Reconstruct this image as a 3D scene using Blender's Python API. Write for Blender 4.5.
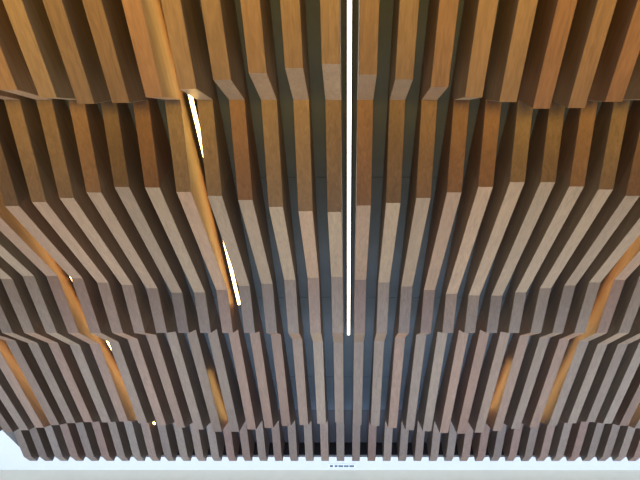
import bpy, bmesh, math, random
from mathutils import Vector

# ------------------------------------------------------------------ scene, camera, light, exposure
for o in list(bpy.data.objects):
    bpy.data.objects.remove(o, do_unlink=True)
scene = bpy.context.scene
col = scene.collection
random.seed(7)

S = 0.1            # one slat pitch in metres
EYE = 1.45         # camera height above the floor (slat sizes below are in pitches from the eye)

def P(x, y, z):    # pitches from the eye -> metres
    return Vector((x * S, y * S, EYE + z * S))

cam_data = bpy.data.cameras.new('camera')
cam_data.sensor_fit = 'HORIZONTAL'
cam_data.sensor_width = 36.0
cam_data.lens = 476.955 / 640.0 * 36.0
cam_data.shift_x = -(347.72 - 320.0) / 640.0
cam_data.shift_y = (249.72 - 240.0) / 640.0
cam_data.clip_start = 0.01
cam = bpy.data.objects.new('camera', cam_data)
col.objects.link(cam)
cam.location = P(-0.0524, 0, 0)
cam.rotation_euler = (math.radians(90) + 0.8238, 0, -0.0006)
scene.camera = cam

world = bpy.data.worlds.new('world')
scene.world = world
world.use_nodes = True
bg = world.node_tree.nodes['Background']
bg.inputs['Color'].default_value = (0.82, 0.90, 1.0, 1)
bg.inputs['Strength'].default_value = 0.06

scene.view_settings.view_transform = 'Standard'
scene.view_settings.look = 'None'
scene.view_settings.gamma = 1.0
scene.view_settings.use_curve_mapping = False
scene.view_settings.exposure = 0.0

def area(name, loc, target, sx, sy, power, color):
    d = bpy.data.lights.new(name, 'AREA')
    d.shape = 'RECTANGLE'
    d.size, d.size_y = sx, sy
    d.energy = power
    d.color = color
    o = bpy.data.objects.new(name, d)
    col.objects.link(o)
    o.location = loc
    o.rotation_euler = (Vector(target) - Vector(loc)).to_track_quat('-Z', 'Y').to_euler()
    return o

# daylight through the openings at the far side of the room, an added upward lamp standing in for its floor bounce,
# and the warm room lamps behind the viewer
area('daylight_far', (0.0, 3.2, 1.35), (0, -3.0, 1.35), 6.5, 1.6, 145, (1.0, 0.90, 0.70)).data.spread = math.radians(120)
area('floor_bounce_fill', (0.0, 2.78, 0.06), (0, 2.86, 3.0), 7.5, 0.9, 106, (0.57, 0.71, 1.0)).data.spread = math.radians(80)
area('warm_lamps_near', (0.0, -0.4, 1.5), (0, 0.08, 2.75), 6.0, 0.4, 46, (1.0, 0.54, 0.07)).data.spread = math.radians(76)

# ------------------------------------------------------------------ materials
def new_mat(name):
    m = bpy.data.materials.new(name)
    m.use_nodes = True
    nt = m.node_tree
    return m, nt, nt.nodes['Principled BSDF']

def plain(name, color, rough=0.6, noise=0.05, scale=20.0, metal=0.0, bump=0.0):
    m, nt, b = new_mat(name)
    tc = nt.nodes.new('ShaderNodeTexCoord')
    n = nt.nodes.new('ShaderNodeTexNoise')
    n.inputs['Scale'].default_value = scale
    n.inputs['Detail'].default_value = 4
    r = nt.nodes.new('ShaderNodeValToRGB')
    r.color_ramp.elements[0].position = 0.3
    r.color_ramp.elements[1].position = 0.7
    r.color_ramp.elements[0].color = tuple(c * (1 - noise) for c in color) + (1,)
    r.color_ramp.elements[1].color = tuple(min(1, c * (1 + noise)) for c in color) + (1,)
    nt.links.new(tc.outputs['Object'], n.inputs['Vector'])
    nt.links.new(n.outputs['Fac'], r.inputs['Fac'])
    nt.links.new(r.outputs['Color'], b.inputs['Base Color'])
    b.inputs['Roughness'].default_value = rough
    b.inputs['Metallic'].default_value = metal
    if bump:
        bp = nt.nodes.new('ShaderNodeBump')
        bp.inputs['Strength'].default_value = bump
        bp.inputs['Distance'].default_value = 0.002
        nt.links.new(n.outputs['Fac'], bp.inputs['Height'])
        nt.links.new(bp.outputs['Normal'], b.inputs['Normal'])
    return m

def walnut():
    m, nt, b = new_mat('walnut')
    L = nt.links.new
    tc = nt.nodes.new('ShaderNodeTexCoord')
    oi = nt.nodes.new('ShaderNodeObjectInfo')
    tone = nt.nodes.new('ShaderNodeAttribute'); tone.attribute_name = 'tone'
    off = nt.nodes.new('ShaderNodeMath'); off.operation = 'MULTIPLY_ADD'
    off.inputs[1].default_value = 37.0
    L(oi.outputs['Random'], off.inputs[0]); L(tone.outputs['Fac'], off.inputs[2])
    add = nt.nodes.new('ShaderNodeVectorMath'); add.operation = 'ADD'
    L(tc.outputs['Object'], add.inputs[0]); L(off.outputs[0], add.inputs[1])
    mp = nt.nodes.new('ShaderNodeMapping')
    mp.inputs['Scale'].default_value = (60, 3.2, 60)
    L(add.outputs[0], mp.inputs['Vector'])
    n1 = nt.nodes.new('ShaderNodeTexNoise')
    n1.inputs['Scale'].default_value = 1.6; n1.inputs['Detail'].default_value = 6
    n1.inputs['Distortion'].default_value = 1.2
    L(mp.outputs[0], n1.inputs['Vector'])
    mp2 = nt.nodes.new('ShaderNodeMapping')
    mp2.inputs['Scale'].default_value = (14, 2.2, 14)
    L(add.outputs[0], mp2.inputs['Vector'])
    n2 = nt.nodes.new('ShaderNodeTexNoise')
    n2.inputs['Scale'].default_value = 1.3; n2.inputs['Detail'].default_value = 3
    L(mp2.outputs[0], n2.inputs['Vector'])
    # board tone: dark red-brown walnut to paler tan
    ramp = nt.nodes.new('ShaderNodeValToRGB')
    e = ramp.color_ramp.elements
    e[0].position = 0.0; e[0].color = (0.112, 0.073, 0.051, 1)
    e[1].position = 1.0; e[1].color = (0.206, 0.150, 0.106, 1)
    x = ramp.color_ramp.elements.new(0.5); x.color = (0.158, 0.110, 0.078, 1)
    mixf = nt.nodes.new('ShaderNodeMath'); mixf.operation = 'MULTIPLY_ADD'
    mixf.inputs[1].default_value = 0.55
    L(n2.outputs['Fac'], mixf.inputs[0])
    t2 = nt.nodes.new('ShaderNodeMath'); t2.operation = 'SUBTRACT'; t2.inputs[1].default_value = 0.275
    L(tone.outputs['Fac'], t2.inputs[0]); L(t2.outputs[0], mixf.inputs[2])
    L(mixf.outputs[0], ramp.inputs['Fac'])
    # some boards redder, some greyer
    fr = nt.nodes.new('ShaderNodeMath'); fr.operation = 'MULTIPLY'; fr.inputs[1].default_value = 7.31
    L(tone.outputs['Fac'], fr.inputs[0])
    fr2 = nt.nodes.new('ShaderNodeMath'); fr2.operation = 'FRACT'; L(fr.outputs[0], fr2.inputs[0])
    hue = nt.nodes.new('ShaderNodeValToRGB')
    he = hue.color_ramp.elements
    he[0].position = 0.0; he[0].color = (1.09, 0.90, 0.84, 1)
    he[1].position = 1.0; he[1].color = (0.97, 1.03, 1.06, 1)
    hx = he.new(0.55); hx.color = (1.0, 1.02, 1.0, 1)
    L(fr2.outputs[0], hue.inputs['Fac'])
    tint = nt.nodes.new('ShaderNodeVectorMath'); tint.operation = 'MULTIPLY'
    L(ramp.outputs['Color'], tint.inputs[0]); L(hue.outputs['Color'], tint.inputs[1])
    grain = nt.nodes.new('ShaderNodeMapRange')
    grain.inputs['From Min'].default_value = 0.3; grain.inputs['From Max'].default_value = 0.7
    grain.inputs['To Min'].default_value = 0.78; grain.inputs['To Max'].default_value = 1.14
    L(n1.outputs['Fac'], grain.inputs['Value'])
    mul = nt.nodes.new('ShaderNodeVectorMath'); mul.operation = 'SCALE'
    L(tint.outputs[0], mul.inputs[0]); L(grain.outputs[0], mul.inputs['Scale'])
    L(mul.outputs[0], b.inputs['Base Color'])
    b.inputs['Roughness'].default_value = 0.5
    b.inputs['Specular IOR Level'].default_value = 0.35
    bp = nt.nodes.new('ShaderNodeBump')
    bp.inputs['Strength'].default_value = 0.15; bp.inputs['Distance'].default_value = 0.001
    L(n1.outputs['Fac'], bp.inputs['Height']); L(bp.outputs['Normal'], b.inputs['Normal'])
    return m

def glow(name, color, strength):
    m, nt, b = new_mat(name)
    b.inputs['Base Color'].default_value = (0.9, 0.9, 0.88, 1)
    b.inputs['Emission Color'].default_value = color + (1,)
    b.inputs['Emission Strength'].default_value = strength
    return m

M_WOOD = walnut()
M_DECK = plain('dark_deck_paint', (0.056, 0.074, 0.086), 0.8, 0.10, 9)
M_SHADE = plain('near_black_shade', (0.028, 0.027, 0.030), 0.85, 0.08, 9)  # near-black colour stands in for the shade at the bay's far end
M_WHITE = plain('white_ceiling_paint', (0.57, 0.57, 0.535), 0.85, 0.012, 30)
M_WALL = plain('pale_wall_paint', (0.95, 0.88, 0.70), 0.85, 0.02, 12)
M_FLOOR = plain('pale_floor', (0.42, 0.39, 0.35), 0.5, 0.08, 3)
M_ALU = plain('dark_metal_channel', (0.05, 0.05, 0.055), 0.45, 0.05, 60, 0.6)
M_LED = glow('warm_light_diffuser', (1.0, 0.57, 0.15), 14.0)
M_LED_WHITE = glow('white_light_diffuser', (1.0, 0.93, 0.82), 5.0)
M_VENT = plain('white_vent_plate', (0.74, 0.76, 0.76), 0.6, 0.01, 40)
M_SLOT = plain('dark_vent_slot', (0.07, 0.11, 0.12), 0.7, 0.05, 40)

# ------------------------------------------------------------------ helpers
def bm_box(bm, lo, hi):
    x0, y0, z0 = lo; x1, y1, z1 = hi
    v = [bm.verts.new(c) for c in ((x0,y0,z0),(x1,y0,z0),(x1,y1,z0),(x0,y1,z0),
                                   (x0,y0,z1),(x1,y0,z1),(x1,y1,z1),(x0,y1,z1))]
    for f in ((0,3,2,1),(4,5,6,7),(0,1,5,4),(1,2,6,5),(2,3,7,6),(3,0,4,7)):
        bm.faces.new([v[i] for i in f])

def link_mesh(name, bm, mat, parent=None, loc=(0, 0, 0)):
    me = bpy.data.meshes.new(name)
    bm.normal_update(); bm.to_mesh(me); bm.free()
    me.materials.append(mat)
    o = bpy.data.objects.new(name, me)
    col.objects.link(o)
    o.location = loc
    if parent: o.parent = parent
    return o

def structure(name, boxes, mat):
    bm = bmesh.new()
    for lo, hi in boxes: bm_box(bm, lo, hi)
    o = link_mesh(name, bm, mat)
    o['kind'] = 'structure'
    return o

def tag(o, label, cat, group=None):
    o['label'] = label; o['category'] = cat
    if group: o['group'] = group

# ------------------------------------------------------------------ the setting
DECK = 14.70       # underside of the dark deck
SOFFIT = 13.75     # underside of the white flat ceiling
EDGE = 20.94       # half width of the slatted bay
FAR = 31.3         # far edge of the slatted bay
WALLY = 33.35
NEAR = -7.0
seams = [NEAR, -3.32, 3.32, 9.96, 16.60, 23.24, 26.9]
structure('ceiling', [(P(-EDGE - 0.9, a + (0.02 if a != NEAR else 0), DECK), P(EDGE + 0.9, b, DECK + 0.4))
                      for a, b in zip(seams[:-1], seams[1:])], M_DECK)
structure('bay_end_shade', [(P(-EDGE, FAR - 0.06, SOFFIT + 0.12), P(EDGE, FAR, DECK)),
                           (P(-EDGE - 0.9, 26.9, DECK), P(EDGE + 0.9, FAR + 0.9, DECK + 0.4))], M_SHADE)  # last deck strip and far face, coloured dark for the shade there
structure('ceiling_soffit_far', [(P(-60, FAR, SOFFIT), P(60, WALLY, DECK))], M_WHITE)
structure('ceiling_soffit_left', [(P(-60, NEAR, SOFFIT), P(-EDGE, FAR, DECK))], M_WHITE)
structure('ceiling_soffit_right', [(P(EDGE, NEAR, SOFFIT), P(60, FAR, DECK))], M_WHITE)
structure('wall_far', [((-6, WALLY * S, 0), (6, WALLY * S + 0.12, EYE + DECK * S))], M_WALL)
structure('floor', [((-6, -6, -0.1), (6, WALLY * S, 0))], M_FLOOR)

# ------------------------------------------------------------------ the slats
def xc(k): return (abs(k) - 0.5) * (1 if k > 0 else -1)
def wave(mean, amp, x): return mean + amp * math.cos(2 * math.pi * (x + 0.6) / 13.6)

# where each crest and trough falls along each slat (k<0 left of the middle, k>0 right), in pitches
T1 = {-1:5.04,-2:5.15,-3:5.29,-4:5.48,-5:5.74,-6:5.98,-7:6.15,-8:6.18,-9:6.0,-10:5.77,
      1:5.33,2:5.46,3:5.68,4:5.98,5:6.12,6:6.32,7:6.30,8:6.11}
T3 = {-1:10.21,-2:10.18,-3:9.99,-4:9.70,-5:9.53,-6:9.37,-7:9.19,-8:9.17,-9:9.39,-10:9.62,-11:9.79,-12:9.96,
      1:9.93,2:9.82,3:9.61,4:9.38,5:9.16,6:8.97,7:8.97,8:9.14,9:9.26,10:9.52}
T4 = {-1:14.51,-2:14.57,-3:14.69,-4:14.94,-5:15.07,-6:15.32,-7:15.48,-8:15.50,-9:15.22,-10:15.01,-11:14.86,
      -12:14.60,-13:14.45,-14:14.46,-15:14.64,
      1:14.69,2:14.85,3:15.10,4:15.32,5:15.57,6:15.67,7:15.68,8:15.47,9:15.20,10:15.03,11:14.84,12:14.68}
T6 = {-1:19.21,-2:19.15,-3:18.95,-4:18.57,-5:18.35,-6:18.2,-7:18.15,-8:18.2,-9:18.35,-10:18.61,-11:18.93,
      -12:19.17,-13:19.34,-14:19.42,-15:19.26,
      1:19.17,2:19.09,3:18.80,4:18.60,5:18.35,6:18.2,7:18.2,8:18.35,9:18.65,10:18.8,11:18.95,12:19.09}
T7 = {-1:25.16,-2:25.3,-3:25.46,-4:25.56,-5:25.80,-6:25.98,-7:26.25,-8:26.25,-9:25.98,-10:25.75,-11:25.5,-12:25.25,-13:25.05,
      1:25.45,2:25.56,3:25.80,4:26.05,5:26.20,6:26.40,7:26.48,8:26.35,9:26.15,10:25.9,11:25.73,12:25.5,13:25.25,14:25.10}

def profile(k):
    x = xc(k)
    y1 = T1.get(k, wave(5.75, -0.62, x)); y3 = T3.get(k, wave(9.6, 0.58, x))
    y4 = T4.get(k, wave(15.05, -0.55, x)); y6 = T6.get(k, wave(18.78, 0.58, x))
    y7 = T7.get(k, wave(25.8, -0.68, x))
    return [(-5.5, 13.9), (-1.5, 13.66), (y1, 12.78), (6.66, 14.05), (y3, 12.94), (y4, 13.98), (17.5, 13.33),
            (y6, 14.05), (y7, 12.98), (27.45, 14.30), (30.42, 13.37), (31.22, 13.45)]

HALF = 0.247
ORD = ['', 'first', 'second', 'third', 'fourth', 'fifth', 'sixth', 'seventh', 'eighth', 'ninth', 'tenth', 'eleventh',
       'twelfth', 'thirteenth', 'fourteenth', 'fifteenth', 'sixteenth', 'seventeenth', 'eighteenth', 'nineteenth',
       'twentieth', 'twenty-first']

def make_slat(k):
    pts = profile(k)
    bm = bmesh.new()
    lay = bm.faces.layers.float.new('tone')
    top = DECK - 0.005
    oy, oz = 12.0, top
    rows = []
    for y, z in pts:
        rows.append([bm.verts.new(((sx * HALF) * S, (y - oy) * S, (zz - oz) * S))
                     for sx, zz in ((-1, z), (1, z), (1, top), (-1, top))])
    base = random.uniform(0.28, 0.72)
    # one board per swell of the slat, joined where the profile turns
    boards = [0, 0, 0, 1, 2, 2, 3, 3, 4, 4, 4]
    jit = [random.uniform(-0.24, 0.24) for _ in range(5)]
    for i in range(len(rows) - 1):
        a, b = rows[i], rows[i + 1]
        t = min(1.0, max(0.0, base + jit[boards[i]]))
        for j in range(4):
            f = bm.faces.new((a[j], b[j], b[(j + 1) % 4], a[(j + 1) % 4]))
            f[lay] = t
    f = bm.faces.new(rows[0]); f[lay] = base
    f = bm.faces.new(list(reversed(rows[-1]))); f[lay] = base
    bmesh.ops.recalc_face_normals(bm, faces=bm.faces)
    edges = []
    for i in range(len(rows) - 1):
        for j in (0, 1):
            edges.append(bm.edges.get((rows[i][j], rows[i + 1][j])))
    bmesh.ops.bevel(bm, geom=edges, offset=0.0012, segments=1, affect='EDGES', profile=0.5)
    o = link_mesh('wooden_slat', bm, M_WOOD, None, P(xc(k), oy, oz))
    n = abs(k); side = 'left' if k < 0 else 'right'
    if n == 1:
        lab = f'wavy walnut ceiling slat directly {side} of the long central light strip'
    elif n == 21:
        lab = f'outermost wavy walnut slat at the {side} edge of the slatted ceiling'
    else:
        lab = f'wavy walnut ceiling slat, {ORD[n]} to the {side} of the long central light strip'
    tag(o, lab, 'slat', 'wavy wooden ceiling slats')
    return o

for k in list(range(-21, 0)) + list(range(1, 22)):
    make_slat(k)

# ------------------------------------------------------------------ light strips between the slats
LEDZ = 14.25
def light_strip(x, y0, y1, label, mat=None):
    r = bpy.data.objects.new('light_strip', None)
    col.objects.link(r)
    r.location = P(x, (y0 + y1) / 2, DECK - 0.004)
    h = (y1 - y0) / 2 * S
    zb = (LEDZ - DECK + 0.004) * S
    w = 0.085
    bm = bmesh.new(); bm_box(bm, (-w * S, -h, zb + 0.006), (w * S, h, 0)); link_mesh('channel', bm, M_ALU, r)
    # shallow rounded diffuser
    bm = bmesh.new()
    sec = [(-0.062, 0.006), (-0.05, 0.002), (-0.025, 0.0), (0.025, 0.0), (0.05, 0.002), (0.062, 0.006)]
    ra = [bm.verts.new((sx * S, -h, zb + sz)) for sx, sz in sec]
    rb = [bm.verts.new((sx * S, h, zb + sz)) for sx, sz in sec]
    for i in range(len(sec) - 1): bm.faces.new((ra[i], rb[i], rb[i + 1], ra[i + 1]))
    bm.faces.new((ra[-1], rb[-1], rb[0], ra[0]))
    bm.faces.new(ra); bm.faces.new(list(reversed(rb)))
    bmesh.ops.recalc_face_normals(bm, faces=bm.faces)
    link_mesh('diffuser', bm, mat or M_LED, r)
    tag(r, label, 'light', 'light strips between the slats')

light_strip(0, -5.0, 18.87, 'long white light strip running straight down the middle of the slatted ceiling', M_LED_WHITE)
light_strip(-5, -5.0, 16.62, 'light strip between the fifth and sixth slats left of the middle')
light_strip(-11.96, -5.0, 27.9, 'light strip between the twelfth and thirteenth slats left of the middle')
light_strip(-16.88, -5.0, 27.2, 'light strip glowing amber between the seventeenth and eighteenth slats left of the middle')
light_strip(-6.88, 22.0, 27.2, 'short light strip between the seventh and eighth slats left of the middle')
light_strip(7.86, 21.0, 26.0, 'short light strip glowing amber between the eighth and ninth slats right of the middle')
light_strip(10.86, -5.0, 27.0, 'light strip glowing amber between the eleventh and twelfth slats right of the middle')
light_strip(15.86, -5.0, 27.2, 'light strip between the sixteenth and seventeenth slats right of the middle')

# ------------------------------------------------------------------ slot vent in the far soffit
r = bpy.data.objects.new('air_vent', None); col.objects.link(r)
r.location = P(-0.42, 32.62, SOFFIT)
bm = bmesh.new(); bm_box(bm, (-0.092, -0.026, -0.004), (0.092, 0.026, 0)); link_mesh('plate', bm, M_VENT, r)
for a, b in ((-0.082, -0.060), (-0.050, -0.030), (-0.024, 0.008), (0.013, 0.045), (0.050, 0.082)):
    bm = bmesh.new(); bm_box(bm, (a, -0.014, -0.0055), (b, 0.014, -0.004)); link_mesh('slot', bm, M_SLOT, r)
tag(r, 'small dark slotted vent in the white ceiling strip beyond the slats', 'vent')
